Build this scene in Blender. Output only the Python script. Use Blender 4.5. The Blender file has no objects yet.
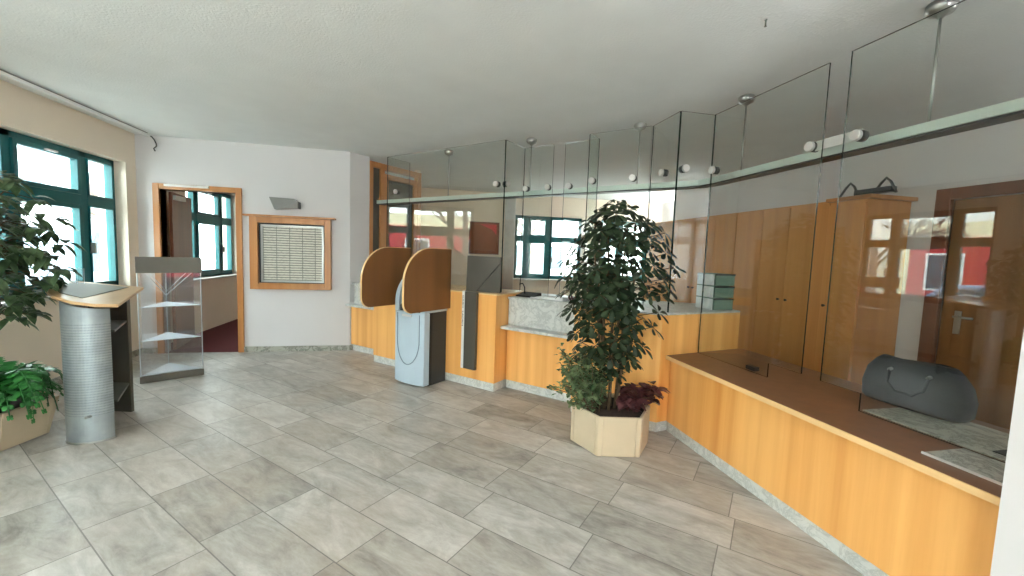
import bpy, bmesh, math, random
from mathutils import Vector, Matrix
random.seed(11)
sc = bpy.context.scene
COL = sc.collection
R2 = math.sqrt(2.0)
CEIL = 2.79

# ------------------------------------------------------------------ camera
F_PX, PITCH, ROLL, YAW, EYE = 411.0, .0808, .0349, math.radians(12.4), 1.45
def make_camera():
    p, r = PITCH, ROLL
    up = Vector((math.sin(r)*math.cos(p), -math.cos(r)*math.cos(p), -math.sin(p)))
    fw = (Vector((0, 0, 1)) - up*up.z).normalized()
    rt = fw.cross(up)
    c, n = math.cos(YAW), math.sin(YAW)
    def w(v):
        a, b, h = v.dot(rt), v.dot(fw), v.dot(up)
        return Vector((a*c + b*n, -a*n + b*c, h))
    X, Y, Z = w(Vector((1, 0, 0))), w(Vector((0, -1, 0))), w(Vector((0, 0, -1)))
    cd = bpy.data.cameras.new('camera'); cam = bpy.data.objects.new('camera', cd); COL.objects.link(cam)
    cam.matrix_world = Matrix(((X.x, Y.x, Z.x, 0), (X.y, Y.y, Z.y, 0), (X.z, Y.z, Z.z, EYE), (0, 0, 0, 1)))
    cd.sensor_width = 36; cd.lens = F_PX/1024*36; cd.clip_start = .05; cd.clip_end = 200
    sc.camera = cam
make_camera()

# --------------------------------------------------------------- materials
def lin(c):
    return tuple(((v/255)/12.92 if v/255 <= .04045 else ((v/255+.055)/1.055)**2.4) for v in c) + (1,)
class NT:
    def __init__(s, name):
        s.m = bpy.data.materials.new(name); s.m.use_nodes = True; s.t = s.m.node_tree; s.t.nodes.clear()
        s.out = s.n('ShaderNodeOutputMaterial')
    def n(s, kind, **kw):
        nd = s.t.nodes.new(kind)
        for k, v in kw.items():
            if k in nd.inputs: nd.inputs[k].default_value = v
            else: setattr(nd, k, v)
        return nd
    def l(s, a, b): s.t.links.new(a, b)
    def math(s, op, a, b=None):
        nd = s.n('ShaderNodeMath', operation=op)
        for i, v in enumerate((a, b)):
            if v is None: continue
            if isinstance(v, (int, float)): nd.inputs[i].default_value = v
            else: s.l(v, nd.inputs[i])
        return nd.outputs[0]
    def ramp(s, fac, stops):
        nd = s.n('ShaderNodeValToRGB'); s.l(fac, nd.inputs[0]); e = nd.color_ramp.elements
        e[0].position, e[0].color = stops[0]; e[1].position, e[1].color = stops[-1]
        for p, c in stops[1:-1]:
            k = e.new(p); k.color = c
        return nd.outputs[0]
    def coord(s, scale=(1, 1, 1), rot=(0, 0, 0)):
        tc = s.n('ShaderNodeTexCoord'); mp = s.n('ShaderNodeMapping'); mp.inputs['Scale'].default_value = scale; mp.inputs['Rotation'].default_value = rot
        s.l(tc.outputs['Object'], mp.inputs[0]); return mp.outputs[0]
    def noise(s, vec, scale, detail=4, rough=.5, dist=0):
        nd = s.n('ShaderNodeTexNoise', Scale=scale, Detail=detail, Roughness=rough, Distortion=dist); s.l(vec, nd.inputs['Vector']); return nd.outputs['Fac']
    def mix(s, f, a, b):
        nd = s.n('ShaderNodeMix', data_type='RGBA')
        for i, v in ((0, f), (6, a), (7, b)):
            if isinstance(v, (int, float, tuple)): nd.inputs[i].default_value = v
            else: s.l(v, nd.inputs[i])
        return nd.outputs[2]
    def bump(s, h, strength, dist=.01):
        nd = s.n('ShaderNodeBump', Strength=strength, Distance=dist); s.l(h, nd.inputs['Height']); return nd.outputs[0]
    def pbr(s, col, rough=.5, metal=0, bump=None, **kw):
        p = s.n('ShaderNodeBsdfPrincipled', Metallic=metal)
        for k, v in kw.items(): p.inputs[k.replace('_', ' ')].default_value = v
        if isinstance(rough, (int, float)): p.inputs['Roughness'].default_value = rough
        else: s.l(rough, p.inputs['Roughness'])
        if isinstance(col, tuple): p.inputs['Base Color'].default_value = col
        else: s.l(col, p.inputs['Base Color'])
        if bump is not None: s.l(bump, p.inputs['Normal'])
        s.l(p.outputs[0], s.out.inputs[0]); return s.m

def plain(name, rgb, rough=.5, metal=0, var=.06, scale=6, bs=0, bsc=60, **kw):
    a = NT(name); v = a.coord(); c = lin(rgb)
    n = a.noise(v, scale, 5)
    lo = tuple(x*(1-var*1.6) for x in c[:3])+(1,); hi = tuple(min(1, x*(1+var)) for x in c[:3])+(1,)
    b = a.bump(a.noise(v, bsc, 3), bs, .004) if bs else None
    return a.pbr(a.ramp(n, [(.3, lo), (.7, hi)]), rough, metal, b, **kw)
def wood(name, dark, light, axis='Z', board=.38, rough=.35, contrast=.5):
    a = NT(name)
    fine = {'Z': (22, 22, .9), 'X': (.9, 22, 22), 'Y': (22, .9, 22)}[axis]
    wide = {'Z': (1/board, 1/board, .03), 'X': (.03, 1/board, 1/board), 'Y': (1/board, .03, 1/board)}[axis]
    g = a.noise(a.coord(fine), 1.4, 5, .6, .4)
    w = a.noise(a.coord(wide), 1.0, 2, .4)
    st = a.noise(a.coord(tuple(q*4 for q in wide)), 1.0, 1, .3)
    f = a.math('ADD', a.math('MULTIPLY', g, contrast*.55), a.math('ADD', a.math('MULTIPLY', w, .6), a.math('MULTIPLY', st, .5)))
    col = a.ramp(f, [(.42, lin(dark)), (.85, lin(light))])
    return a.pbr(col, rough, 0, None, Coat_Weight=.15, Coat_Roughness=.2)
def marble(name, base, vein, scale=3, rough=.3):
    a = NT(name); v = a.coord((1, 1, 1))
    n1 = a.noise(v, scale*1.3, 9, .72, .7)
    r = a.ramp(a.math('ABSOLUTE', a.math('SUBTRACT', n1, .5)), [(0, lin(vein)), (.02, tuple((x+y)/2 for x, y in zip(lin(vein), lin(base)))), (.07, lin(base))])
    n2 = a.noise(v, scale*4, 6, .7)
    return a.pbr(a.mix(a.math('MULTIPLY', n2, .55), r, lin(tuple(int(q*.83) for q in base))), rough)
def glass(name, tint=(.95, .985, .965), f0=1.5):
    a = NT(name)
    geo = a.n('ShaderNodeNewGeometry')
    ior = a.math('ADD', a.math('MULTIPLY', geo.outputs['Backfacing'], 1/f0-f0), f0)
    fr = a.n('ShaderNodeFresnel'); a.l(ior, fr.inputs['IOR'])
    tr = a.n('ShaderNodeBsdfTransparent'); tr.inputs[0].default_value = tint+(1,)
    gl = a.n('ShaderNodeBsdfGlossy'); gl.inputs['Roughness'].default_value = 0; gl.inputs[0].default_value = (1, 1, 1, 1)
    mx = a.n('ShaderNodeMixShader'); a.l(fr.outputs[0], mx.inputs[0]); a.l(tr.outputs[0], mx.inputs[1]); a.l(gl.outputs[0], mx.inputs[2])
    a.l(mx.outputs[0], a.out.inputs[0]); return a.m

def tile_floor():
    a = NT('stone_tiles'); tc = a.n('ShaderNodeTexCoord'); sp = a.n('ShaderNodeSeparateXYZ'); a.l(tc.outputs['Object'], sp.inputs[0])
    x, y = sp.outputs[0], sp.outputs[1]
    s = a.math('MULTIPLY', a.math('SUBTRACT', x, y), 1/R2); t = a.math('MULTIPLY', a.math('ADD', x, y), 1/R2)
    tt = a.math('DIVIDE', a.math('ADD', t, 10-.395+.2975*0), .2972); row = a.math('FLOOR', tt); ft = a.math('FRACT', tt)
    wn = a.n('ShaderNodeTexWhiteNoise', noise_dimensions='1D'); a.l(row, wn.inputs['W'])
    ss = a.math('ADD', a.math('DIVIDE', s, .64), a.math('ADD', wn.outputs[0], 40)); cell = a.math('FLOOR', ss); fs = a.math('FRACT', ss)
    dt = a.math('MULTIPLY', a.math('MINIMUM', ft, a.math('SUBTRACT', 1, ft)), .2972)
    ds = a.math('MULTIPLY', a.math('MINIMUM', fs, a.math('SUBTRACT', 1, fs)), .64)
    joint = a.math('LESS_THAN', a.math('MINIMUM', dt, ds), .0028)
    cb = a.n('ShaderNodeCombineXYZ'); a.l(cell, cb.inputs[0]); a.l(row, cb.inputs[1])
    w2 = a.n('ShaderNodeTexWhiteNoise', noise_dimensions='2D'); a.l(cb.outputs[0], w2.inputs['Vector'])
    # each tile has its own cloud pattern, stretched along its length
    off = a.n('ShaderNodeVectorMath', operation='SCALE'); a.l(w2.outputs['Color'], off.inputs[0]); off.inputs['Scale'].default_value = 9
    ad = a.n('ShaderNodeVectorMath', operation='ADD')
    st = a.n('ShaderNodeCombineXYZ'); a.l(s, st.inputs[0]); a.l(a.math('MULTIPLY', t, 2.6), st.inputs[1])
    a.l(st.outputs[0], ad.inputs[0]); a.l(off.outputs[0], ad.inputs[1])
    n1 = a.noise(ad.outputs[0], 2.6, 8, .66, .9); n2 = a.noise(ad.outputs[0], 11, 6, .7, .3)
    f = a.math('ADD', a.math('MULTIPLY', n1, .62), a.math('ADD', a.math('MULTIPLY', n2, .3), a.math('MULTIPLY', w2.outputs['Value'], .16)))
    base = a.ramp(f, [(.34, lin((112, 109, 102))), (.46, lin((148, 145, 137))), (.58, lin((172, 169, 162))), (.72, lin((198, 196, 190)))])
    warm = a.ramp(a.noise(tc.outputs['Object'], .9, 5, .6, .5), [(.42, (0, 0, 0, 1)), (.62, (1, 1, 1, 1))])
    base = a.mix(a.math('MULTIPLY', warm, .32), base, lin((164, 146, 126)))
    dk = a.ramp(a.noise(tc.outputs['Object'], 1.3, 9, .72, 1.2), [(.60, (0, 0, 0, 1)), (.72, (1, 1, 1, 1))])
    base = a.mix(a.math('MULTIPLY', dk, .34), base, lin((112, 108, 102)))
    col = a.mix(a.math('MULTIPLY', joint, .8), base, lin((92, 89, 84)))
    rough = a.math('ADD', a.math('MULTIPLY', n2, .25), .27)
    h = a.math('SUBTRACT', a.math('MULTIPLY', n2, .3), joint)
    return a.pbr(col, rough, 0, a.bump(h, .35, .003))

M = {}
M['floor'] = tile_floor()
M['ceiling'] = plain('ceiling_plaster', (226, 228, 226), .95, bs=.75, bsc=66, var=.02, scale=3)
M['wall'] = plain('white_wall_paint', (216, 213, 212), .9, bs=.08, bsc=90, var=.012, scale=2)
M['beige'] = plain('beige_wall_paint', (236, 223, 204), .9, bs=.08, bsc=90, var=.02, scale=2)
M['carpet'] = plain('dark_red_carpet', (92, 24, 28), .98, bs=.5, bsc=220, var=.12, scale=40)
M['brown_carpet'] = plain('grey_brown_carpet', (92, 78, 66), .98, bs=.5, bsc=220, var=.12, scale=40)
M['wood'] = wood('beech_front', (214, 142, 66), (246, 188, 110))
M['wood_office'] = wood('beech_cupboard', (184, 120, 58), (214, 152, 86), board=.5)
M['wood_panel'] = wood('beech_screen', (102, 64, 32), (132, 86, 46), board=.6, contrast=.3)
M['wood_frame'] = wood('beech_frame', (164, 106, 56), (194, 136, 80), contrast=.4)
M['wood_door'] = wood('beech_door', (116, 76, 38), (146, 100, 56))
M['wood_dark'] = wood('brown_door_wood', (92, 50, 32), (124, 70, 44), contrast=.4)
M['edge'] = wood('pale_beech_edge', (222, 178, 118), (240, 205, 150), 'Y')
M['counter_top'] = plain('brown_laminate', (112, 74, 48), .42, var=.08, scale=14)
M['marble'] = marble('grey_white_marble', (214, 216, 212), (166, 170, 168), 5)
M['marble_dark'] = marble('grey_veined_marble', (178, 178, 166), (84, 86, 76), 4)
M['plinth'] = marble('plinth_marble', (220, 221, 216), (176, 178, 174), 8, .4)
M['glass'] = glass('clear_glass')
M['glass_screen'] = glass('green_tinted_glass', (.96, .98, .965))
M['glass_edge'] = plain('green_glass_edge', (24, 46, 38), .15, var=.1)
M['desk_wood'] = wood('lectern_beech', (168, 132, 90), (204, 168, 122), 'Y')
M['acrylic'] = glass('acrylic_sheet', (.97, .975, .98), 1.49)
M['acrylic_edge'] = plain('acrylic_edge', (214, 222, 228), .25, var=.02)
M['obscure'] = plain('ribbed_dark_glass', (84, 80, 72), .25, var=.2, scale=3)
M['steel'] = plain('brushed_steel', (176, 176, 172), .32, 1, var=.05)
M['rail'] = plain('aluminium_rail', (206, 218, 210), .4, .3, var=.03)
M['disc'] = plain('satin_clamp_face', (212, 210, 205), .35, .4, var=.03)
M['dark_steel'] = plain('dark_clamp_metal', (62, 62, 60), .4, .8, var=.05)
M['sign_metal'] = plain('bronze_grey_metal', (92, 88, 80), .42, .5, var=.04)
M['header'] = plain('grey_olive_header', (108, 106, 96), .45, .3, var=.04)
M['lamp_grey'] = plain('grey_lamp_paint', (142, 142, 138), .5)
M['teal'] = plain('teal_window_paint', (12, 96, 98), .4, var=.06)
M['kiosk'] = plain('pale_blue_grey_plastic', (176, 192, 202), .38, var=.02)
M['kiosk_dark'] = plain('charcoal_housing', (48, 50, 50), .5, var=.05)
M['kiosk_line'] = plain('grey_groove', (120, 132, 142), .5)
M['black'] = plain('black_plastic', (24, 24, 25), .45)
M['screen'] = plain('dark_screen', (30, 36, 42), .12)
M['planter'] = plain('cream_planter', (196, 178, 150), .5, var=.03)
M['soil'] = plain('potting_soil', (52, 38, 28), .95, var=.3, scale=40)
M['stem'] = plain('plant_stem', (92, 72, 50), .8, var=.2)
M['stone_sill'] = plain('pale_sill', (214, 210, 202), .5)
M['paper'] = plain('white_paper', (232, 232, 230), .8, var=.02)
M['bag'] = plain('black_leather', (24, 27, 32), .5, bs=.3, bsc=80)
M['binder'] = plain('green_grey_box', (108, 134, 118), .6)
M['cork'] = plain('brown_pin_board', (140, 78, 46), .9, scale=60, var=.15)
M['red'] = plain('red_card', (206, 64, 62), .6)
M['asphalt'] = plain('pale_bounce_paving', (182, 182, 180), .9)  # ground kept pale to bounce daylight up to the ceiling
M['cream_wall'] = plain('cream_facade', (238, 226, 188), .9)
M['red_wall'] = plain('red_shop_front', (176, 32, 46), .7)
M['pale_wall'] = plain('pale_facade', (232, 232, 230), .9)
M['dark_glass'] = plain('dark_window_glass', (70, 86, 96), .1)
M['roof'] = plain('slate_roof', (112, 104, 104), .8)
M['bark'] = plain('grey_bark', (112, 100, 90), .9)
M['car_paint'] = plain('blue_grey_car_paint', (110, 132, 158), .25, .3)
M['car_white'] = plain('pale_van_paint', (190, 206, 222), .3)
M['tyre'] = plain('tyre_rubber', (28, 28, 30), .8)
M['yellow'] = plain('yellow_lettering', (226, 196, 70), .6)
M['curtain'] = plain('white_curtain', (222, 220, 214), .9)

def leaf_mat(name, a_, b_, rough=.38, trans=.25):
    a = NT(name); v = a.coord(); n = a.noise(v, 14, 4)
    col = a.ramp(n, [(.35, lin(a_)), (.65, lin(b_))])
    p = a.n('ShaderNodeBsdfPrincipled', Roughness=rough); a.l(col, p.inputs['Base Color'])
    t = a.n('ShaderNodeBsdfTranslucent'); a.l(col, t.inputs[0])
    mx = a.n('ShaderNodeMixShader'); mx.inputs[0].default_value = trans
    a.l(p.outputs[0], mx.inputs[1]); a.l(t.outputs[0], mx.inputs[2]); a.l(mx.outputs[0], a.out.inputs[0]); return a.m
M['leaf'] = leaf_mat('dark_green_leaf', (24, 38, 22), (56, 72, 46))
M['leaf_small'] = leaf_mat('variegated_leaf', (66, 96, 60), (142, 160, 116))
M['leaf_red'] = leaf_mat('dark_red_leaf', (52, 22, 28), (116, 70, 70))
M['leaf_left'] = leaf_mat('mid_green_leaf', (42, 62, 36), (98, 122, 84), .3)
M['fern'] = leaf_mat('bright_fern_leaf', (28, 84, 34), (64, 140, 66))

def metal_perf():
    a = NT('perforated_metal'); v = a.coord()
    tc = a.n('ShaderNodeTexCoord'); sp = a.n('ShaderNodeSeparateXYZ'); a.l(tc.outputs['Object'], sp.inputs[0])
    u = a.math('ARCTAN2', sp.outputs[1], sp.outputs[0])
    fu = a.math('FRACT', a.math('MULTIPLY', u, 26)); fz = a.math('FRACT', a.math('MULTIPLY', sp.outputs[2], 52))
    du = a.math('SUBTRACT', fu, .5); dz = a.math('SUBTRACT', fz, .5)
    d = a.math('SQRT', a.math('ADD', a.math('MULTIPLY', du, du), a.math('MULTIPLY', dz, dz)))
    hole = a.math('MULTIPLY', a.math('LESS_THAN', d, .27), a.math('MULTIPLY', a.math('GREATER_THAN', sp.outputs[2], .2), a.math('LESS_THAN', sp.outputs[2], .86)))
    n = a.noise(v, 9, 4)
    col = a.mix(a.math('MULTIPLY', hole, .55), a.ramp(n, [(.3, lin((138, 146, 148))), (.7, lin((160, 168, 170)))]), lin((70, 76, 78)))
    return a.pbr(col, .42, .55)
M['perf'] = metal_perf()

# ------------------------------------------------------------- mesh helpers
BASE = {}
def tagobj(o, label=None, cat=None, group=None, kind=None, category=None):
    cat = cat or category
    for k, v in (('label', label), ('category', cat), ('group', group), ('kind', kind)):
        if v: o[k] = v
    return o
def thing(name, label, cat, loc=(0, 0, 0), group=None, kind=None):
    o = bpy.data.objects.new(name, None); COL.objects.link(o); o.location = loc; o.empty_display_size = .1
    BASE[o.name] = Vector(loc); return tagobj(o, label, cat, group, kind)
def obj(name, bm, mats, parent=None, bevel=0, smooth=False, origin=None, **tags):
    if parent is not None: b = BASE[parent.name]
    elif origin is not None: b = Vector(origin)
    else:
        vs = [v.co for v in bm.verts]
        b = Vector((sum(v.x for v in vs)/len(vs), sum(v.y for v in vs)/len(vs), min(v.z for v in vs)))
    bmesh.ops.translate(bm, verts=bm.verts, vec=-b)
    bmesh.ops.recalc_face_normals(bm, faces=bm.faces)
    me = bpy.data.meshes.new(name); bm.to_mesh(me); bm.free()
    for m in (mats if isinstance(mats, (list, tuple)) else [mats]): me.materials.append(M[m])
    if smooth:
        for p in me.polygons: p.use_smooth = True
    o = bpy.data.objects.new(name, me); COL.objects.link(o)
    if parent is not None: o.parent = parent
    else: o.location = b
    BASE[o.name] = b
    if bevel:
        md = o.modifiers.new('bevel', 'BEVEL'); md.width = bevel; md.segments = 2; md.limit_method = 'ANGLE'; md.angle_limit = .7
    return tagobj(o, **tags)
def W(a, b): return (a, b)
def D(s, t): return ((s+t)/R2, (t-s)/R2)
def NB(): return bmesh.new()
def prism(bm, poly, z0, z1, mi=0):
    lo = [bm.verts.new((x, y, z0)) for x, y in poly]; hi = [bm.verts.new((x, y, z1)) for x, y in poly]
    n = len(poly); fs = [bm.faces.new(lo[::-1]), bm.faces.new(hi)]
    for i in range(n): fs.append(bm.faces.new((lo[i], lo[(i+1) % n], hi[(i+1) % n], hi[i])))
    for f in fs: f.material_index = mi
    return bm
def box(bm, a0, a1, b0, b1, z0, z1, fr=W, mi=0):
    return prism(bm, [fr(a0, b0), fr(a1, b0), fr(a1, b1), fr(a0, b1)], z0, z1, mi)
def BX(*a, **k): return box(NB(), *a, **k)
def plate(bm, o, u, v, n, poly, th, mi_face=0, mi_edge=0):
    """polygon (a,b) on plane o+a*u+b*v, thickness th along n"""
    o, u, v, n = Vector(o), Vector(u), Vector(v), Vector(n)
    A = [bm.verts.new(o+u*a+v*b) for a, b in poly]; B = [bm.verts.new(o+u*a+v*b+n*th) for a, b in poly]
    f = bm.faces.new(A[::-1]); f.material_index = mi_face; f = bm.faces.new(B); f.material_index = mi_face
    k = len(poly)
    for i in range(k):
        f = bm.faces.new((A[i], A[(i+1) % k], B[(i+1) % k], B[i])); f.material_index = mi_edge
    return bm
def frame_uv(d):
    d = Vector(d).normalized(); a = Vector((0, 0, 1)) if abs(d.z) < .9 else Vector((1, 0, 0))
    u = d.cross(a).normalized(); return u, d.cross(u)
def tube(bm, pts, rad, seg=8, mi=0, caps=True):
    pts = [Vector(p) for p in pts]; rs = rad if isinstance(rad, (list, tuple)) else [rad]*len(pts)
    rings = []
    for i, p in enumerate(pts):
        d = (pts[min(i+1, len(pts)-1)]-pts[max(i-1, 0)])
        u, v = frame_uv(d)
        if rings:
            # keep rings aligned
            pu = prev; u = (pu - d.normalized()*pu.dot(d.normalized())).normalized(); v = d.normalized().cross(u)
        prev = u
        rings.append([bm.verts.new(p+(u*math.cos(2*math.pi*k/seg)+v*math.sin(2*math.pi*k/seg))*rs[i]) for k in range(seg)])
    for a, b in zip(rings, rings[1:]):
        for k in range(seg):
            f = bm.faces.new((a[k], a[(k+1) % seg], b[(k+1) % seg], b[k])); f.material_index = mi; f.smooth = True
    if caps:
        for r in (rings[0][::-1], rings[-1]):
            f = bm.faces.new(r); f.material_index = mi
    return bm
def lathe(bm, c, prof, seg=20):
    rings = [[bm.verts.new((c[0]+r*math.cos(2*math.pi*k/seg), c[1]+r*math.sin(2*math.pi*k/seg), c[2]+z)) for k in range(seg)] for r, z in prof]
    for a, b in zip(rings, rings[1:]):
        for k in range(seg): bm.faces.new((a[k], a[(k+1) % seg], b[(k+1) % seg], b[k])).smooth = True
    bm.faces.new(rings[0][::-1]); bm.faces.new(rings[-1]); return bm

# ------------------------------------------------------------------- setting
def wall(name, axis, c0, c1, a0, a1, mat, openings=(), z0=0, z1=CEIL):
    """axis 'x': slab between x=c0..c1 running along y a0..a1"""
    bm = NB()
    def bb(p, q, za, zb):
        if q-p < 1e-4 or zb-za < 1e-4: return
        if axis == 'x': box(bm, c0, c1, p, q, za, zb)
        else: box(bm, p, q, c0, c1, za, zb)
    cur = a0
    for p, q, za, zb in sorted(openings):
        bb(cur, p, z0, z1); bb(p, q, z0, za); bb(p, q, zb, z1); cur = q
    bb(cur, a1, z0, z1)
    return obj(name, bm, mat, kind='structure')
obj('floor', prism(NB(), [(-3.6, -3.3), (5.7, -3.3), (5.7, 9.1), (1.5, 9.1), (1.5, 6.17), (-3.6, 6.17)], -.1, 0), 'floor', origin=(0, 0, 0), kind='structure')
obj('floor_side_room', BX(-3.6, 1.5, 6.17, 9.6, -.1, .001), 'carpet', kind='structure')
obj('floor_office', prism(NB(), [D(-5.6, 4.15), D(-.4, 4.15), (2.75, 2.9), (2.75, -.9), (5.6, -.9), (5.6, 9), (-.05, 9), (-.05, 7.1)], .0005, .006), 'brown_carpet', kind='structure')
obj('ceiling', BX(-3.85, 5.9, -3.6, 9.9, CEIL, CEIL+.12), 'ceiling', kind='structure')
WZ0, WZ1 = .89, 2.41
wall('wall_left', 'x', -3.845, -3.545, -3.3, 9.6, 'beige', [(4.16, 5.99, WZ0, WZ1), (.9, 2.72, WZ0, WZ1), (-2.4, -.58, WZ0, WZ1), (7.28, 9.1, WZ0, WZ1)])
wall('wall_back', 'y', 6.17, 6.3, -3.545, -1.0, 'wall', [(-3.29, -2.42, 0, 2.13)])
obj('wall_corner', prism(NB(), [(-1.0, 6.17), (-.77, 6.40), (-.86, 6.49), (-1.0, 6.35)], 0, CEIL), 'wall', kind='structure')
obj('wall_side_room', BX(-3.545, -.05, 9.45, 9.6, 0, CEIL), 'beige', kind='structure')
obj('wall_partition', BX(-.15, -.05, 7.12, 9.45, 0, CEIL), 'beige', kind='structure')
wall('wall_far', 'y', 9.0, 9.3, -.05, 5.6, 'beige', [(2.0, 3.6, .92, 2.34), (4.05, 5.3, .92, 2.34)])
wall('wall_office', 'x', 4.52, 4.7, -1.0, 6.86, 'wall', [(1.86, 2.74, 0, 2.06)])
obj('wall_office_recess', BX(4.7, 5.75, 6.76, 6.86, 0, CEIL), 'wall', kind='structure')
obj('wall_office_end', BX(5.6, 5.75, 6.86, 9.3, 0, CEIL), 'wall', kind='structure')
obj('wall_office_near', BX(2.1, 4.6, -1.0, -.85, 0, CEIL), 'wall', kind='structure')
obj('wall_right', BX(1.93, 2.1, -3.3, .945, 0, CEIL), 'wall', kind='structure')
wall('wall_entrance', 'y', -3.5, -3.3, -3.8, 2.1, 'wall', [(-2.9, -.9, .3, 2.5)])
# baseboards
obj('baseboard_back', box(BX(-2.36, -1.0, 6.15, 6.169, 0, .075), -3.544, -3.36, 6.15, 6.169, 0, .075), 'marble_dark', kind='structure')
obj('baseboard_corner', prism(NB(), [(-1.0, 6.15), (-.86, 6.29), (-.875, 6.305), (-1.0, 6.17)], 0, .075), 'marble_dark', kind='structure')
obj('baseboard_left', BX(-3.544, -3.525, -3.3, 6.15, 0, .075), 'marble_dark', kind='structure')

def add_window(n, o, u, nrm, bays, z0, z1, tr, label, mid=1):
    """o: point on the inner frame plane, u: along, nrm: outward"""
    o, u, nv = Vector(o), Vector(u), Vector(nrm)
    root = thing('window_%d' % n, label, 'window', (o.x, o.y, z0), kind='structure')
    def bar(bm, a0, a1, za, zb, d0=0, d1=.07):
        return plate(bm, o+nv*d0, u, (0, 0, 1), nv, [(a0, za), (a1, za), (a1, zb), (a0, zb)], d1-d0)
    A0, A1 = bays[0][0]-.06, bays[-1][1]+.06
    bm = NB(); bar(bm, A0, bays[0][0], z0, z1); bar(bm, bays[-1][1], A1, z0, z1)
    bar(bm, A0, A1, z0, z0+.07); bar(bm, A0, A1, z1-.06, z1)
    for p, q in zip(bays, bays[1:]): bar(bm, p[1], q[0], z0, z1)
    obj('window_frame', bm, 'teal', root, .004)
    for i, (a, b) in enumerate(bays):
        w = .045 if i == mid else .012
        bm = NB(); bar(bm, a, b, tr-.05, tr+.06, -.005, .06)
        for za, zb in ((z0+.07, tr-.05), (tr+.06, z1-.06)):
            bar(bm, a, a+w, za, zb, -.02, .05); bar(bm, b-w, b, za, zb, -.02, .05)
            bar(bm, a+w, b-w, za, za+w, -.02, .05); bar(bm, a+w, b-w, zb-w, zb, -.02, .05)
        sash = obj('sash', bm, 'teal', root, .003)
        for za, zb in ((z0+.07, tr-.05), (tr+.06, z1-.06)):
            obj('pane', plate(NB(), o+nv*.02, u, (0, 0, 1), nv, [(a+w, za+w), (b-w, za+w), (b-w, zb-w), (a+w, zb-w)], .006), 'glass', sash)
        if i == mid:
            hb = plate(NB(), o-nv*.05, u, (0, 0, 1), nv, [((a+b)/2-.06, z1-.095), ((a+b)/2+.06, z1-.095), ((a+b)/2+.06, z1-.078), ((a+b)/2-.06, z1-.078)], .03)
            obj('handle', hb, 'disc', sash)
    # handle of the side casement
    obj('handle', plate(NB(), o-nv*.05, u, (0, 0, 1), nv, [(bays[-1][0]+.0, 1.3), (bays[-1][0]+.025, 1.3), (bays[-1][0]+.025, 1.42), (bays[-1][0], 1.42)], .045), 'disc', root)
    sb = plate(NB(), o-nv*.2+Vector((0, 0, z0-.03)), u, nv, (0, 0, 1), [(A0-.02, 0), (A1+.02, 0), (A1+.02, .22), (A0-.02, .22)], .03)
    obj('window_sill', sb, 'stone_sill', root, .004)
    return root
def std_bays(c): return [(c-.85, c-.48), (c-.38, c+.38), (c+.48, c+.85)]
for n, c, lb in ((1, 5.07, 'teal framed window beside the metal lectern'), (2, 1.81, 'teal framed window nearest the camera'), (3, -1.49, 'teal framed window near the entrance'), (4, 8.19, 'teal framed window seen through the open doorway')):
    add_window(n, (-3.66, 0, 0), (0, 1, 0), (-1, 0, 0), std_bays(c), WZ0, WZ1, 1.88, lb)
add_window(5, (0, 9.08, 0), (1, 0, 0), (0, 1, 0), [(2.06, 2.22), (2.34, 2.76), (2.88, 3.54)], .92, 2.34, 1.82, 'teal framed office window behind the glass screens')
add_window(6, (0, 9.08, 0), (1, 0, 0), (0, 1, 0), [(4.11, 4.5), (4.6, 5.24)], .92, 2.34, 1.82, 'teal framed office window beside the cupboards')
for n, (x0, x1) in ((7, (-2.9, -.9)),):  # unseen window in the rear wall, added to brighten the hall
    add_window(n, (0, -3.4, 0), (1, 0, 0), (0, -1, 0), [(x0+.06, (x0+x1)/2-.04), ((x0+x1)/2+.04, x1-.06)], .3, 2.5, 1.95, ('wide added rear window letting in fill daylight' if n == 7 else 'second wide added rear window letting in fill daylight'))

# ------------------------------------------------ doorway to the side room
d = thing('door_1', 'beech framed doorway with its dark leaf standing open', 'door', (-2.85, 6.17, 0), kind='structure')
bm = NB(); box(bm, -3.36, -3.29, 6.14, 6.31, 0, 2.2); box(bm, -2.42, -2.35, 6.14, 6.31, 0, 2.2); box(bm, -3.29, -2.42, 6.14, 6.31, 2.13, 2.2)
obj('door_frame', bm, 'wood_frame', d, .004)
obj('closer_rail', BX(-3.22, -2.72, 6.115, 6.145, 2.165, 2.195), 'disc', d, .004)
lp = [(-3.275, 6.32), (-3.235, 6.32), (-3.40, 7.13), (-3.44, 7.13)]
leaf = obj('door_leaf', prism(NB(), lp, .01, 2.12), 'wood_dark', d, .003)
obj('handle', tube(NB(), [(-3.35, 7.02, 1.05), (-3.30, 7.03, 1.05), (-3.28, 6.92, 1.05)], .009), 'steel', leaf)
obj('closer_body', BX(-3.25, -3.21, 6.36, 6.6, 2.02, 2.08), 'disc', leaf)

# office door in the right wall
d = thing('door_2', 'beech office door in a brown frame with steel lever handle', 'door', (4.5, 2.3, 0), kind='structure')
bm = NB(); box(bm, 4.48, 4.72, 2.74, 2.85, 0, 2.16); box(bm, 4.48, 4.72, 1.75, 1.86, 0, 2.16); box(bm, 4.48, 4.72, 1.86, 2.74, 2.06, 2.16)
obj('door_frame', bm, 'wood_dark', d, .005)
leaf = obj('door_leaf', BX(4.53, 4.57, 1.861, 2.739, .008, 2.058), 'wood_door', d, .003)
obj('handle_plate', BX(4.515, 4.53, 2.595, 2.64, .9, 1.1), 'steel', leaf, .003)
obj('handle', tube(NB(), [(4.53, 2.618, 1.05), (4.47, 2.618, 1.05), (4.47, 2.49, 1.05)], .01), 'steel', leaf)

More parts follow.
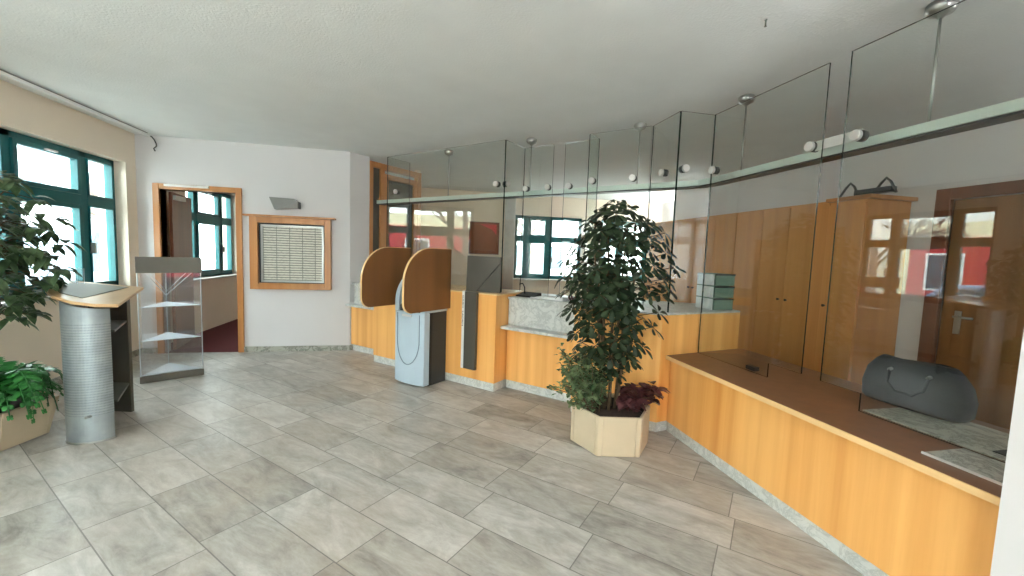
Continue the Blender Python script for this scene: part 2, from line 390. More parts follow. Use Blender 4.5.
# wooden glazed partition at 45 degrees behind the glass corner
def E(a, b): return (-.77+a/R2-b/R2, 6.40+a/R2+b/R2)
d = thing('glazed_door', 'tall beech framed door with dark ribbed glass behind the corner glass', 'door', (-.4, 6.76, 0))
bm = NB()
for a0, a1 in ((0, .06), (.2, .27), (.95, 1.03)): box(bm, a0, a1, -.01, .09, 0, 2.74, E)
box(bm, .06, .95, -.01, .09, 2.66, 2.74, E); box(bm, .27, .95, 0, .08, 2.52, 2.6, E); box(bm, .27, .35, 0, .08, 0, 2.52, E); box(bm, .87, .95, 0, .08, 0, 2.52, E)
box(bm, .35, .87, 0, .08, 0, .5, E)
obj('door_frame', bm, 'wood_frame', d, .004)
obj('pane', BX(.06, .2, .03, .04, 0.01, 2.66, fr=E), 'obscure', d)
obj('pane', BX(.35, .87, .03, .04, .5, 2.52, fr=E), 'obscure', d)

# -------------------------------------------------------- info board, lamp
d = thing('notice_board', 'beech framed notice board with rows of grey slips on white wall', 'board', (-1.74, 6.17, .86))
bm = NB(); y0 = 6.10
for a in ((-2.25, -2.15, .87, 1.84), (-1.32, -1.24, .87, 1.84), (-2.15, -1.32, 1.76, 1.84), (-2.15, -1.32, .87, .955)): box(bm, a[0], a[1], y0, 6.168, a[2], a[3])
obj('frame', bm, 'wood_frame', d, .004)
obj('cornice', BX(-2.31, -1.18, 6.06, 6.168, 1.84, 1.865), 'wood_frame', d, .004)
obj('back_panel', BX(-2.15, -1.32, 6.15, 6.168, .955, 1.76), 'black', d)
bm = NB()
for a in ((-2.12, -2.095, .975, 1.735), (-1.36, -1.335, .975, 1.735), (-2.12, -1.335, 1.715, 1.74), (-2.12, -1.335, .965, .99)): box(bm, a[0], a[1], 6.125, 6.15, a[2], a[3])
obj('inner_frame', bm, 'steel', d)
def slips():
    a = NT('printed_slips'); tc = a.n('ShaderNodeTexCoord'); sp = a.n('ShaderNodeSeparateXYZ'); a.l(tc.outputs['Object'], sp.inputs[0])
    fz = a.math('FRACT', a.math('MULTIPLY', sp.outputs[2], 30)); fx = a.math('FRACT', a.math('MULTIPLY', a.math('ADD', sp.outputs[0], 1), 6.2))
    line = a.math('MAXIMUM', a.math('LESS_THAN', fz, .3), a.math('MULTIPLY', a.math('LESS_THAN', fx, .06), .7))
    nz = a.noise(a.coord((26, 1, 90)), 1, 3)
    ink = a.math('MULTIPLY', a.math('GREATER_THAN', nz, .56), .3)
    f = a.math('MINIMUM', a.math('ADD', line, ink), 1)
    return a.pbr(a.mix(f, lin((204, 200, 186)), lin((104, 104, 98))), .5)
M['slips'] = slips()
obj('display', BX(-2.095, -1.36, 6.135, 6.15, .99, 1.715), 'slips', d)
d = thing('fill_uplight', 'grey wedge shaped lamp on white wall above the notice board', 'lamp', (-1.82, 6.17, 1.94))
bm = NB(); A = [(-1.99, 2.10), (-1.68, 2.09), (-1.64, 2.04), (-1.64, 1.97), (-1.94, 1.945)]
lo = [bm.verts.new((x, 6.05 if z > 2 else 6.09, z)) for x, z in A]; hi = [bm.verts.new((x, 6.165, z)) for x, z in A]
bm.faces.new(lo); bm.faces.new(hi[::-1])
for i in range(5): bm.faces.new((lo[i], lo[(i+1) % 5], hi[(i+1) % 5], hi[i]))
obj('housing', bm, 'lamp_grey', d, .004)
obj('end_cap', BX(-1.642, -1.632, 6.06, 6.16, 1.965, 2.055), 'dark_steel', d)

# curtain rail at the ceiling
d = thing('curtain_rail', 'white curtain rail on the ceiling above the left windows', 'rail', (-3.36, 3, 2.75))
obj('track', BX(-3.352, -3.312, -2.5, 6.06, 2.748, 2.775), 'paper', d, .003)
obj('fixing', BX(-3.336, -3.324, -2.4, 6.03, 2.775, CEIL-.0005), 'lamp_grey', d)
obj('end_cord', tube(NB(), [(-3.33, 6.06, 2.765), (-3.325, 6.11, 2.76), (-3.315, 6.14, 2.73), (-3.29, 6.13, 2.68), (-3.285, 6.12, 2.65), (-3.315, 6.12, 2.62), (-3.30, 6.12, 2.59)], .007), 'dark_steel', d)
obj('ceiling_hook', lathe(NB(), (1.83, 2.04, CEIL-.035), [(.008, 0), (.004, .006), (.004, .03), (.008, .0349)], 8), 'header', label='small grey hook in the ceiling above the hall', category='hook')

# ---------------------------------------------------------------- counters
# unit at the far left: wooden front, marble ledge and top
d = thing('writing_counter', 'low beech counter with marble ledge beside the white wall corner', 'counter', (*D(-4.7, 3.8), 0))
obj('front_panel', BX(-5.07, -4.34, 3.68, 4.05, .09, .65, fr=D), 'wood', d, .002)
obj('plinth', BX(-5.07, -4.34, 3.70, 4.0, 0, .09, fr=D), 'plinth', d)
obj('ledge', BX(-5.065, -4.34, 3.58, 3.72, .65, .68, fr=D), 'marble', d, .004)
obj('marble_panel', BX(-5.03, -4.34, 3.70, 4.05, .68, .95, fr=D), 'marble', d, .002)
obj('counter_top', BX(-5.05, -4.34, 3.67, 4.1, .95, .975, fr=D), 'marble', d, .003)
# tall block with the terminal in front
d = thing('counter_block', 'tall beech counter block behind the self service terminal', 'counter', (*D(-3.4, 3.6), 0))
obj('front_panel', BX(-4.33, -2.41, 3.475, 3.95, .09, 1.02, fr=D), 'wood', d, .002)
obj('plinth', BX(-4.33, -2.42, 3.487, 3.93, 0, .09, fr=D), 'plinth', d)
obj('counter_top', BX(-4.33, -2.40, 3.47, 4.1, 1.02, 1.035, fr=D), 'edge', d, .002)
# recessed teller counter with marble panel
d = thing('teller_counter', 'beech teller counter with grey marble panel and ledge', 'counter', (*D(-1.9, 3.85), 0))
obj('front_panel', BX(-2.40, -1.54, 3.685, 4.05, .09, .66, fr=D), 'wood', d, .002)
obj('plinth', BX(-2.40, -1.54, 3.70, 4.0, 0, .09, fr=D), 'plinth', d)
obj('ledge', BX(-2.405, -1.56, 3.56, 3.72, .665, .695, fr=D), 'marble', d, .004)
obj('marble_panel', BX(-2.40, -1.54, 3.70, 4.05, .695, .975, fr=D), 'marble', d, .002)
obj('counter_top', BX(-2.395, -1.54, 3.67, 4.35, .975, 1.0, fr=D), 'marble', d, .003)
# corner block behind the plant
pc = [D(-1.53, 3.475), (1.933, 3.0), (2.36, 3.10), (2.86, 3.21), (2.86, 3.75), D(-1.53, 4.4)]
d = thing('corner_block', 'tall beech corner block behind the large potted plant', 'counter', (2.1, 3.4, 0))
obj('front_panel', prism(NB(), pc, .09, .995), 'wood', d, .002)
pc2 = [D(-1.53, 3.487), (1.95, 3.02), (2.36, 3.115), (2.84, 3.22), (2.84, 3.7), D(-1.53, 4.35)]
obj('plinth', prism(NB(), pc2, 0, .09), 'plinth', d)
obj('counter_top', prism(NB(), [(x, y) for x, y in pc], .995, 1.01), 'marble', d, .002)
# long low counter on the right
d = thing('seated_counter', 'long low beech counter with brown top under the right glass', 'counter', (2.4, 1.9, 0))
obj('front_panel', BX(2.045, 2.075, .95, 3.02, .09, .632), 'wood', d, .001)
obj('plinth', BX(2.06, 2.12, .95, 3.03, 0, .0899), 'plinth', d)
obj('counter_top', prism(NB(), [(1.995, .95), (2.9, .95), (2.9, 3.2), (2.85, 3.20), (2.36, 3.095), (1.995, 3.008)], .632, .66), 'counter_top', d, .001)
obj('edge_strip', BX(1.985, 1.9945, .95, 3.0, .632, .661), 'edge', d, .001)
obj('back_panel', BX(2.86, 2.89, .95, 3.18, .006, .631), 'wood_office', d)

# ---------------------------------------------------------- glass screens
def pane(label, p0, p1, poly_fn=None, z0=1.04, z1=2.66, discs=(), th=.01, group=None):
    p0, p1 = Vector((*p0, 0)), Vector((*p1, 0)); L = (p1-p0).length; u = (p1-p0)/L
    n = Vector((u.y, -u.x, 0))
    root = thing('glass_screen', label, 'glass screen', (*((p0+p1)/2).xy, z0))
    poly = poly_fn(L) if poly_fn else [(0, z0), (L, z0), (L, z1), (0, z1)]
    obj('pane', plate(NB(), p0-n*th/2, u, (0, 0, 1), n, poly, th, 0, 1), ['glass_screen', 'glass_edge'], root)
    for a, z, back in discs:
        c = p0+u*a+Vector((0, 0, z))
        # viewer side is the side towards the hall
        nn = n if (n.x*(-1)+n.y*(-1)) > 0 else -n
        if abs(nn.x) > .99: nn = Vector((-1, 0, 0))
        bm = NB(); tube(bm, [c+nn*.006, c+nn*.03], .03, 20)
        dsc = obj('clamp_disc', bm, 'disc', root, .003)
        bm = NB(); tube(bm, [c-nn*.006, c-nn*.035], .031, 20)
        obj('clamp_arm', bm, 'dark_steel', root)
    return root
ZR = 2.205
pane('far left corner glass screen, the wide pane above the terminal', (-.46, 5.69), (.84, 4.39), z0=1.036, discs=[(.17, ZR, .45), (1.74, ZR, .45)])
pane('narrow return pane at the far corner above the privacy screens', (-.19, 5.96), (-.465, 5.695), z0=1.036)
pane('short pane set back behind the bronze sign post', (.845, 4.385), (1.12, 4.66), z0=1.036, discs=[(.04, ZR, .0)])
pane('narrow glass pane just left of the gap in the teller screen', (1.12, 4.65), (1.38, 4.39), z0=1.0, discs=[(.03, ZR, .06), (.31, ZR, .06)])
pane('narrow glass pane just right of the gap in the teller screen', (1.48, 4.30), (1.75, 4.03), z0=1.0, discs=[(.06, ZR, .06)])
pane('return pane directly behind the big potted plant', (1.595, 3.915), (1.745, 4.025), z0=1.01)
pane('wide glass pane standing on the block behind the big plant', (1.59, 3.91), (2.02, 3.49), z0=1.01, discs=[(.05, ZR, .2), (.45, ZR, .2)])
pane('narrow pane with dark vertical edge just right of the big plant', (2.03, 3.485), (2.03, 3.085), z0=1.01, discs=[(.2, ZR, .4)])
pane('short cross pane in front of the grey green boxes', (2.035, 3.08), (2.355, 3.08), z0=1.01, discs=[(.06, ZR, .1)])
rp = pane('large glass pane left of the document slot on the long counter', (2.345, 3.075), (2.363, 2.105), lambda L: [(0, .662), (.72, .662), (.72, .76), (L, .76), (L, 2.66), (0, 2.66)], z0=.662, discs=[(.03, ZR, .17), (.9, ZR-.02, .17)])
obj('slot_clip', BX(2.38, 2.43, 2.50, 2.58, .661, .69), 'black', rp, .004)
rr = pane('large glass pane right of the document slot beside the white wall', (2.350, 1.965), (2.372, .95), lambda L: [(0, .76), (.23, .76), (.23, .662), (L, .662), (L, 2.66), (0, 2.66)], z0=.662, discs=[(.08, ZR-.03, .17)])
obj('joint_plate', BX(2.368, 2.376, 1.88, 2.16, ZR-.05, ZR+.01), 'disc', rr, .002)

# hanging rail
d = thing('hanging_rail', 'long aluminium rail hung from the ceiling behind the glass screens', 'rail', (1.2, 4.7, 2.12))
def railpoly(w):
    a = [(-.95, 6.88), (2.40, 3.53), (2.50, 3.40), (2.535, 3.25), (2.535, .96)]
    L, Rr = [], []
    for i, p in enumerate(a):
        q0 = Vector(a[max(i-1, 0)]); q1 = Vector(a[min(i+1, len(a)-1)]); dd = (q1-q0).normalized(); n = Vector((dd.y, -dd.x))
        L.append(tuple(Vector(p)+n*w)); Rr.append(tuple(Vector(p)-n*w))
    return L, Rr
L, Rr = railpoly(.06); bm = NB()
for i in range(4):
    prism(bm, [L[i], L[i+1], Rr[i+1], Rr[i]], 2.14, 2.19)
obj('rail_bar', bm, 'rail', d, .002)
L2, R3 = railpoly(.05); bm = NB()
for i in range(4): prism(bm, [L2[i], L2[i+1], R3[i+1], R3[i]], 2.128, 2.1395)
obj('under_shade', bm, 'dark_steel', d)  # dark strip standing in for the shade under the rail
obj('wall_clamp', tube(NB(), [(-.93, 6.86, 2.155), (-1.0, 6.93, 2.155)], .03, 14), 'steel', d)
for (x, y), w in zip(((.32, 5.61), (1.21, 4.72), (2.09, 3.84), (2.535, 2.96), (2.535, 1.68)),
                     ('over the privacy screens', 'over the gap in the teller screen', 'over the big potted plant', 'over the large pane left of the document slot', 'nearest the white wall')):
    h = thing('ceiling_hanger', 'steel rod with domed ceiling cap %s' % w, 'hanger', (x, y, 2.19), group='ceiling hangers of the rail')
    obj('ceiling_cap', lathe(NB(), (x, y, CEIL-.001), [(.012, -.075), (.02, -.065), (.05, -.052), (.062, -.03), (.062, -.008), (.056, 0)], 24), 'steel', h)
    obj('rod', tube(NB(), [(x, y, 2.186), (x, y, CEIL-.07)], .0065, 10), 'steel', h)

# ---------------------------------------------------------- terminal kiosk
d = thing('service_terminal', 'pale blue grey self service terminal with dark sides', 'terminal', (*D(-3.28, 3.25), 0))
def arc_front(s0, s1, t, bulge, n=9):
    return [D(s0+(s1-s0)*i/(n-1), t-bulge*(1-(2*i/(n-1)-1)**2)) for i in range(n)]
k0, k1 = -3.505, -3.06
obj('front_shell', prism(NB(), arc_front(k0, k1, 3.105, .03)+[D(k1, 3.19), D(k0, 3.19)], .015, .80), 'kiosk', d, .01)
obj('housing', BX(k0+.01, k1-.01, 3.19, 3.46, 0, .84, fr=D), 'kiosk_dark', d, .004)
obj('housing_seam', BX(k1-.01, k1-.004, 3.20, 3.23, 0.01, .8, fr=D), 'black', d)
# rounded head, profile in (t,z)
prof = [(3.10, .80), (3.10, .88)] + [(3.44-.34*math.cos(math.radians(a)), .90+.34*math.sin(math.radians(a))) for a in range(0, 91, 10)] + [(3.46, 1.24), (3.46, .80)]
def dprof(bm, prof, s0, s1, mi=0):
    A = [bm.verts.new((*D(s0, t), z)) for t, z in prof]; B = [bm.verts.new((*D(s1, t), z)) for t, z in prof]
    bm.faces.new(A); bm.faces.new(B[::-1]); n = len(prof)
    for i in range(n): bm.faces.new((A[i], A[(i+1) % n], B[(i+1) % n], B[i]))
    return bm
obj('head', dprof(NB(), prof, k0+.0, k0+.06), 'kiosk', d, .004)
obj('head', dprof(NB(), prof, k1-.06, k1), 'kiosk', d, .004)
obj('console', dprof(NB(), [(3.12, .80), (3.12, .86), (3.2, .92), (3.42, 1.18), (3.45, 1.18), (3.45, .80)], k0+.06, k1-.06), 'kiosk_dark', d)
obj('screen', dprof(NB(), [(3.225, .965), (3.235, .955), (3.385, 1.13), (3.375, 1.14)], k0+.11, k1-.11), 'screen', d)
U = []
for i in range(25):
    a = math.pi*i/24; s = (k0+k1)/2-.165*math.cos(a); q = (s-(k0+k1)/2)/((k1-k0)/2)
    z = .50-.27*math.sin(a) if 0 < i < 24 else .50
    U.append((*D(s, 3.105-.03*(1-q*q)-.002), z))
U = [(U[0][0], U[0][1], .78)] + U + [(U[-1][0], U[-1][1], .78)]
obj('curved_groove', tube(NB(), U, .0045, 8), 'kiosk_line', d)
obj('badge', BX(-3.36, -3.22, 3.068, 3.076, .75, .775, fr=D), 'disc', d)

# rounded wooden privacy screens
def privacy(s, label):
    r1, r2 = .36, .11; t0, t1, z0, z1 = 2.79, 3.474, .83, 1.485
    pts = [(t1, z0), (t1, z1)]
    for a in range(0, 91, 9): pts.append((t0+r1-r1*math.sin(math.radians(a)), z1-r1*1.0+r1*math.cos(math.radians(a))))
    for a in range(0, 91, 15): pts.append((t0+r2-r2*math.cos(math.radians(a)), z0+r2-r2*math.sin(math.radians(a))))
    root = thing('privacy_screen', label, 'screen', (*D(s, 3.2), z0), group='rounded privacy screens of the terminal')
    def slab(sa, sb, pts):
        bm = NB(); A = [bm.verts.new((*D(sa, t), z)) for t, z in pts]; B = [bm.verts.new((*D(sb, t), z)) for t, z in pts]
        bm.faces.new(A); bm.faces.new(B[::-1]); n = len(pts)
        for i in range(n): bm.faces.new((A[i], A[(i+1) % n], B[(i+1) % n], B[i]))
        return bm
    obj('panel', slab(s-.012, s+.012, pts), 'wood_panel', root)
    # pale edging that follows the outline
    bm = NB(); out = pts[1:]; c = Vector(((t0+t1)/2, (z0+z1)/2))
    rows = []
    for t, z in out:
        dv = (Vector((t, z))-c).normalized()*.004
        rows.append([bm.verts.new((*D(s+q, t+dv.x), z+dv.y)) for q in (-.0125, .0125)] + [bm.verts.new((*D(s+q, t-dv.x*.5), z-dv.y*.5)) for q in (.0125, -.0125)])
    for a, b in zip(rows, rows[1:]):
        for i in range(4): bm.faces.new((a[i], a[(i+1) % 4], b[(i+1) % 4], b[i]))
    bm.faces.new(rows[0]); bm.faces.new(rows[-1][::-1])
    obj('edging', bm, 'edge', root)
privacy(-3.043, 'rounded beech privacy screen nearer the bronze sign post')
privacy(-3.68, 'rounded beech privacy screen nearer the white wall')

# bronze grey folded metal sign on the block
d = thing('sign_post', 'bronze grey folded metal sign hanging down the beech block', 'sign', (*D(-2.75, 3.45), .2))
s0, s1 = -2.795, -2.64
obj('strip', BX(s0, s1, 3.435, 3.474, .2, 1.04, fr=D), 'sign_metal', d, .001)
obj('letter_strip', BX(s0-.032, s0-.001, 3.43, 3.474, .2, 1.045, fr=D), 'paper', d, .001)
def dplate(poly, t0, t1):
    bm = NB(); A = [bm.verts.new((*D(s, t0), z)) for s, z in poly]; B = [bm.verts.new((*D(s, t1), z)) for s, z in poly]
    bm.faces.new(A); bm.faces.new(B[::-1]); n = len(poly)
    for i in range(n): bm.faces.new((A[i], A[(i+1) % n], B[(i+1) % n], B[i]))
    return bm
obj('flag', dplate([(-2.795, 1.045), (-2.35, 1.055), (-2.35, 1.42), (-2.785, 1.425)], 3.452, 3.462), 'sign_metal', d)
bm = NB()
A = [(-2.825, 1.045, 3.43), (-2.64, 1.045, 3.43), (-2.35, 1.405, 3.445), (-2.36, 1.42, 3.45), (-2.80, 1.065, 3.436)]
obj('fold', dplate([(-2.80, 1.045), (-2.66, 1.045), (-2.35, 1.36), (-2.35, 1.415)], 3.44, 3.4515), 'sign_metal', d)
def glyphs(word, za, zb):
    """vertical lettering reading downwards on the pale narrow strip"""
    cu = bpy.data.curves.new('lettering', 'FONT'); cu.body = word; cu.size = .052; cu.extrude = .0008
    to = bpy.data.objects.new('tmp', cu); COL.objects.link(to)
    dg = bpy.context.evaluated_depsgraph_get(); me = bpy.data.meshes.new_from_object(to.evaluated_get(dg)); bpy.data.objects.remove(to)
    bm = NB(); bm.from_mesh(me); bpy.data.meshes.remove(me)
    wd = max(v.co.x for v in bm.verts)
    for v in bm.verts:
        x, y, z = v.co
        v.co = (*D(s0-.026+y*.45, 3.4285-z), za-x*(za-zb)/wd)
    obj('lettering', bm, 'black', d)
glyphs('CASH', 1.0, .865); glyphs('LADEN', .83, .665)

# things on the tall block
for i, (s, t, w, h, lb) in enumerate(((-2.93, 3.62, .05, .19, 'dark upright folder on the block, nearer the privacy screen'), (-2.85, 3.61, .05, .185, 'dark upright folder on the block, nearer the bronze sign'))):
    d = thing('folder', lb, 'folder', (*D(s, t), 1.036), group='dark folders on the block')
    obj('cover', BX(s-w/2, s+w/2, t+.13, t+.35, 1.036, 1.036+h, fr=D), 'black', d, .003)
    obj('spine_label', BX(s-.015, s+.015, t+.128, t+.1299, 1.09, 1.16, fr=D), 'dark_steel', d)
# teller counter clutter
d = thing('card_reader', 'black desk device with upright cord at the end of the marble top', 'device', (*D(-2.30, 3.85), 1.0))
bm = NB(); A = [(-2.37, 3.78, 1.0), (-2.14, 3.78, 1.0), (-2.14, 3.95, 1.0), (-2.37, 3.95, 1.0)]
lo = [bm.verts.new((*D(a, b), c)) for a, b, c in A]; hi = [bm.verts.new((*D(a*.99-.02, b), c+h)) for (a, b, c), h in zip(A, (.015, .015, .045, .045))]
bm.faces.new(lo[::-1]); bm.faces.new(hi)
for i in range(4): bm.faces.new((lo[i], lo[(i+1) % 4], hi[(i+1) % 4], hi[i]))
obj('body', bm, 'black', d, .004)
obj('cord', tube(NB(), [(*D(-2.3, 3.86), 1.03), (*D(-2.305, 3.86), 1.10), (*D(-2.33, 3.86), 1.14), (*D(-2.37, 3.86), 1.13)], .006), 'black', d)
def sheet(label, s, t, w, dpt, rot, z, mat='paper', th=.004):
    c = D(s, t); bm = NB(); ca, sa = math.cos(rot), math.sin(rot)
    prism(bm, [(c[0]+x*ca-y*sa, c[1]+x*sa+y*ca) for x, y in ((-w/2, -dpt/2), (w/2, -dpt/2), (w/2, dpt/2), (-w/2, dpt/2))], z, z+th)
    return obj('paper_sheet', bm, mat, label=label, category='paper', group='papers on the teller counter')
sheet('white paper beside the black desk device', -2.08, 3.84, .2, .16, -.6, 1.001, th=.012)
sheet('white paper stack in the middle of the marble counter top', -1.88, 3.83, .22, .17, -.9, 1.001, th=.03)
# heap of brown dried leaves on the counter
bm = NB()
for i in range(120):
    a = random.uniform(0, 2*math.pi); r = math.sqrt(random.random()); s = -1.66+.17*r*math.cos(a); t = 3.86+.09*r*math.sin(a); z = 1.004+.06*(1-r*r)*random.random()
    c = Vector((*D(s, t), z)); u = Vector((random.uniform(-1, 1), random.uniform(-1, 1), random.uniform(0, .6))).normalized()*.025; v = u.cross(Vector((0, .2, 1))).normalized()*.012
    q = [bm.verts.new(c-u), bm.verts.new(c+v), bm.verts.new(c+u), bm.verts.new(c-v)]
    for k in q: k.co.z = max(k.co.z, 1.002)
    bm.faces.new(q)
obj('dried_leaves', bm, 'leaf_red', label='heap of dried brown leaves lying on the marble top', category='dried leaves', kind='stuff')

# grey green boxes on the corner block
for i in range(3):
    z = 1.011+i*.112; w = ('lowest', 'middle', 'topmost')[i]
    d = thing('archive_box', 'grey green archive box on the corner block, %s of the three' % w, 'box', (2.68, 3.3, z), group='archive boxes on the corner block')
    obj('body', BX(2.60, 2.80, 3.24, 3.50, z, z+.106), 'binder', d, .004)
    obj('rim', BX(2.598, 2.802, 3.234, 3.24, z+.092, z+.107), 'black', d)
bm = NB()
for i in range(3):
    z = 1.011+i*.112
    plate(bm, (2.592, 3.25, z), (0, 1, 0), (0, 0, 1), (-1, 0, 0), [(0, 0), (.22, 0), (.22, .1), (.0, .1)], .012)
    tube(bm, [(2.552+.008*i, 3.26, z+.012), (2.567, 3.26, z+.06), (2.572, 3.26, z+.10)], .014, 6)
obj('paper_bundle', bm, 'paper', label='loose white papers leaning on the side of the archive boxes', category='paper')

# marble tray and bag behind the right pane
d = thing('cash_tray', 'grey marble pay tray lying on the brown counter by white wall', 'tray', (2.3, 1.25, .66))
obj('slab', BX(2.115, 2.350, .95, 1.285, .6605, .668), 'marble_dark', d, .002)
obj('front_rim', BX(2.108, 2.1148, .95, 1.287, .6605, .670), 'disc', d)
d = thing('desk_mat', 'long mottled stone slab behind the right glass pane under the bag', 'slab', (2.6, 1.4, .66))
obj('slab', BX(2.385, 2.80, .96, 1.74, .6605, .667), 'marble_dark', d, .002)
obj('dark_recess', BX(2.44, 2.66, 1.0, 1.24, .6671, .672), 'black', d, .004)
d = thing('bag', 'black leather bag with two round studs behind the right pane', 'bag', (2.72, 1.72, .668))
def bag():
    bm = NB(); ctr = Vector((2.735, 1.73, .668)); ux = Vector((.07, -1, 0)).normalized(); uy = Vector((1, .07, 0)).normalized()
    rows = []
    for z, hl, hd in ((0, .22, .085), (.02, .235, .10), (.1, .24, .105), (.18, .225, .085), (.24, .19, .05), (.262, .17, .03)):
        ring = []
        for k in range(24):
            a = 2*math.pi*k/24; ca, sa = math.cos(a), math.sin(a); e = .45
            x = math.copysign(abs(ca)**e, ca)*hl; y = math.copysign(abs(sa)**e, sa)*hd
            ring.append(bm.verts.new(ctr+ux*x+uy*y+Vector((0, 0, z+.008*math.sin(x*20)*(z > .1)))))
        rows.append(ring)
    for a, b in zip(rows, rows[1:]):
        for k in range(24): bm.faces.new((a[k], a[(k+1) % 24], b[(k+1) % 24], b[k]))
    bm.faces.new(rows[0][::-1]); bm.faces.new(rows[-1]); return bm, ctr, ux, uy
bm, ctr, ux, uy = bag(); obj('body', bm, 'bag', d, smooth=True)
for q in (-.08, .1):
    obj('stud', tube(NB(), [ctr+ux*q-uy*.075+Vector((0, 0, .205)), ctr+ux*q-uy*.097+Vector((0, 0, .20))], .010, 12), 'steel', d)
obj('handle', tube(NB(), [ctr+ux*x-uy*y+Vector((0, 0, z)) for x, y, z in ((-.08, .09, .2), (-.075, .112, .13), (-.03, .118, .09), (.05, .118, .09), (.095, .112, .13), (.1, .09, .2))], .007), 'bag', d)

# -------------------------------------------------------------- cupboards
ys = [6.86, 6.4, 5.94, 5.51, 5.08, 4.68, 4.25, 3.88, 3.42]
knob_y = {5.51: .06, 4.68: -.04, 4.25: -.05, 3.42: .02}
for i, (ya, yb) in enumerate(zip(ys, ys[1:])):
    w = ('tall beech cupboard beside the office window', 'second tall beech cupboard from the office window', 'tall beech cupboard behind the big potted plant', 'tall beech cupboard behind the dark pane edge', 'tall beech cupboard behind the archive boxes',
         'tall beech cupboard with knob right of the archive boxes', 'narrow tall beech cupboard with a plant reflected on the glass before it', 'tall beech cupboard behind the right edge of the large pane')[i]
    d = thing('cupboard', w, 'cupboard', (4.25, (ya+yb)/2, 0), group='row of tall office cupboards')
    obj('body', BX(4.02, 4.51, yb+.002, ya-.002, .007, 2.10), 'wood_office', d)
    dr = obj('door', BX(4.0, 4.019, yb+.004, ya-.004, .08, 2.08), 'wood_office', d, .002)
    ky = yb+.05 if i % 2 == 0 else ya-.05
    obj('knob', tube(NB(), [(4.0, ky, 1.05), (3.975, ky, 1.05)], [.008, .014], 12), 'dark_steel', dr)
d = thing('end_cupboard', 'end cupboard of the row with projecting cornice and wire rack on top', 'cupboard', (4.25, 3.23, 0))
obj('body', BX(4.0, 4.51, 3.055, 3.415, .007, 2.08), 'wood_office', d)
dr = obj('door', BX(3.978, 3.999, 3.06, 3.41, .08, 2.05), 'wood_office', d, .002)
obj('knob', tube(NB(), [(3.978, 3.36, 1.05), (3.95, 3.36, 1.05)], [.008, .014], 12), 'dark_steel', dr)
obj('cornice', BX(3.95, 4.51, 3.0, 3.43, 2.08, 2.115), 'wood_frame', d, .004)
d = thing('wire_rack', 'black wire rack with two triangular ends on the end cupboard', 'rack', (4.2, 3.15, 2.115))
obj('bar', BX(4.05, 4.13, 2.92, 3.24, 2.13, 2.18), 'black', d, .005)
for y in (3.30, 2.98):
    obj('bent_leg', tube(NB(), [(4.08, y+.11, 2.12), (4.08, y+.04, 2.22), (4.08, y, 2.26), (4.08, y-.04, 2.22), (4.08, y-.09, 2.12)], .011, 8), 'black', d)

# pin board on far wall
d = thing('pin_board', 'brown pin board with red card on the far office wall', 'board', (1.37, 8.98, 1.44))
obj('panel', BX(1.0, 1.62, 8.97, 8.995, 1.46, 2.12), 'cork', d)
bm = NB(); box(bm, .98, 1.64, 8.965, 8.999, 2.12, 2.14); box(bm, .98, 1.64, 8.965, 8.999, 1.44, 1.46); box(bm, .98, 1.0, 8.965, 8.999, 1.46, 2.12); box(bm, 1.62, 1.64, 8.965, 8.999, 1.46, 2.12)
obj('frame', bm, 'wood_dark', d)
obj('red_card', plate(NB(), (0, 8.969, 0), (1, 0, 0), (0, 0, 1), (0, -1, 0), [(1.2, 2.09), (1.58, 2.09), (1.58, 1.86), (1.48, 1.98)], .002), 'red', d)
d = thing('curtain', 'white curtain hanging at the office window edge', 'curtain', (1.85, 8.93, .0))
bm = NB(); pts = [(1.75+.022*i, 8.93+.02*(i % 2)) for i in range(12)]
for (xa, ya), (xb, yb) in zip(pts, pts[1:]):
    q = [bm.verts.new(v) for v in ((xa, ya, .1), (xb, yb, .1), (xb, yb, 2.74), (xa, ya, 2.74))]; bm.faces.new(q)
bmesh.ops.remove_doubles(bm, verts=bm.verts, dist=.0005)
co = obj('cloth', bm, 'curtain', d, smooth=True); sd = co.modifiers.new('s', 'SOLIDIFY'); sd.thickness = .004
# ------------------------------------------------------------ display stand
d = thing('display_stand', 'clear acrylic corner display stand with grey header and three shelves', 'display stand', (-2.65, 5.05, 0))
A, B_, C_ = (-2.80, 4.81), (-2.35, 5.10), (-2.83, 5.36)
tri = [A, B_, C_]; cc = Vector((sum(p[0] for p in tri)/3, sum(p[1] for p in tri)/3))
def shr(k): return [tuple(cc+(Vector(p)-cc)*k) for p in tri]
obj('base', prism(NB(), tri, 0, .07), 'header', d, .004)
obj('header', prism(NB(), [A, B_, (B_[0]-.01, B_[1]+.016), (A[0]-.01, A[1]+.016)], 1.135, 1.30), 'header', d, .002)
for z in (.075, .43, .78):
    obj('shelf', prism(NB(), shr(.93), z, z+.006), ['acrylic_edge'], d)
def apane(p, q, z0, z1):
    u = Vector((q[0]-p[0], q[1]-p[1], 0)); L = u.length; u /= L; n = Vector((u.y, -u.x, 0))
    return plate(NB(), (p[0], p[1], 0), u, (0, 0, 1), n, [(0, z0), (L, z0), (L, z1), (0, z1)], .005, 0, 1)
S = shr(.96)
obj('side_panel', apane(S[0], S[2], .07, 1.135), ['acrylic', 'acrylic_edge'], d)
obj('side_panel', apane(S[2], S[1], .07, 1.135), ['acrylic', 'acrylic_edge'], d)
obj('front_panel', apane(S[1], S[0], .07, 1.135), ['acrylic', 'acrylic_edge'], d)
bm = NB()
for p in (S[0], S[1]): tube(bm, [(*p, .07), (*p, 1.135)], .005, 6)
obj('edge_rod', bm, 'acrylic_edge', d)
bm = NB(); ap = Vector((*S[2], .98)); 
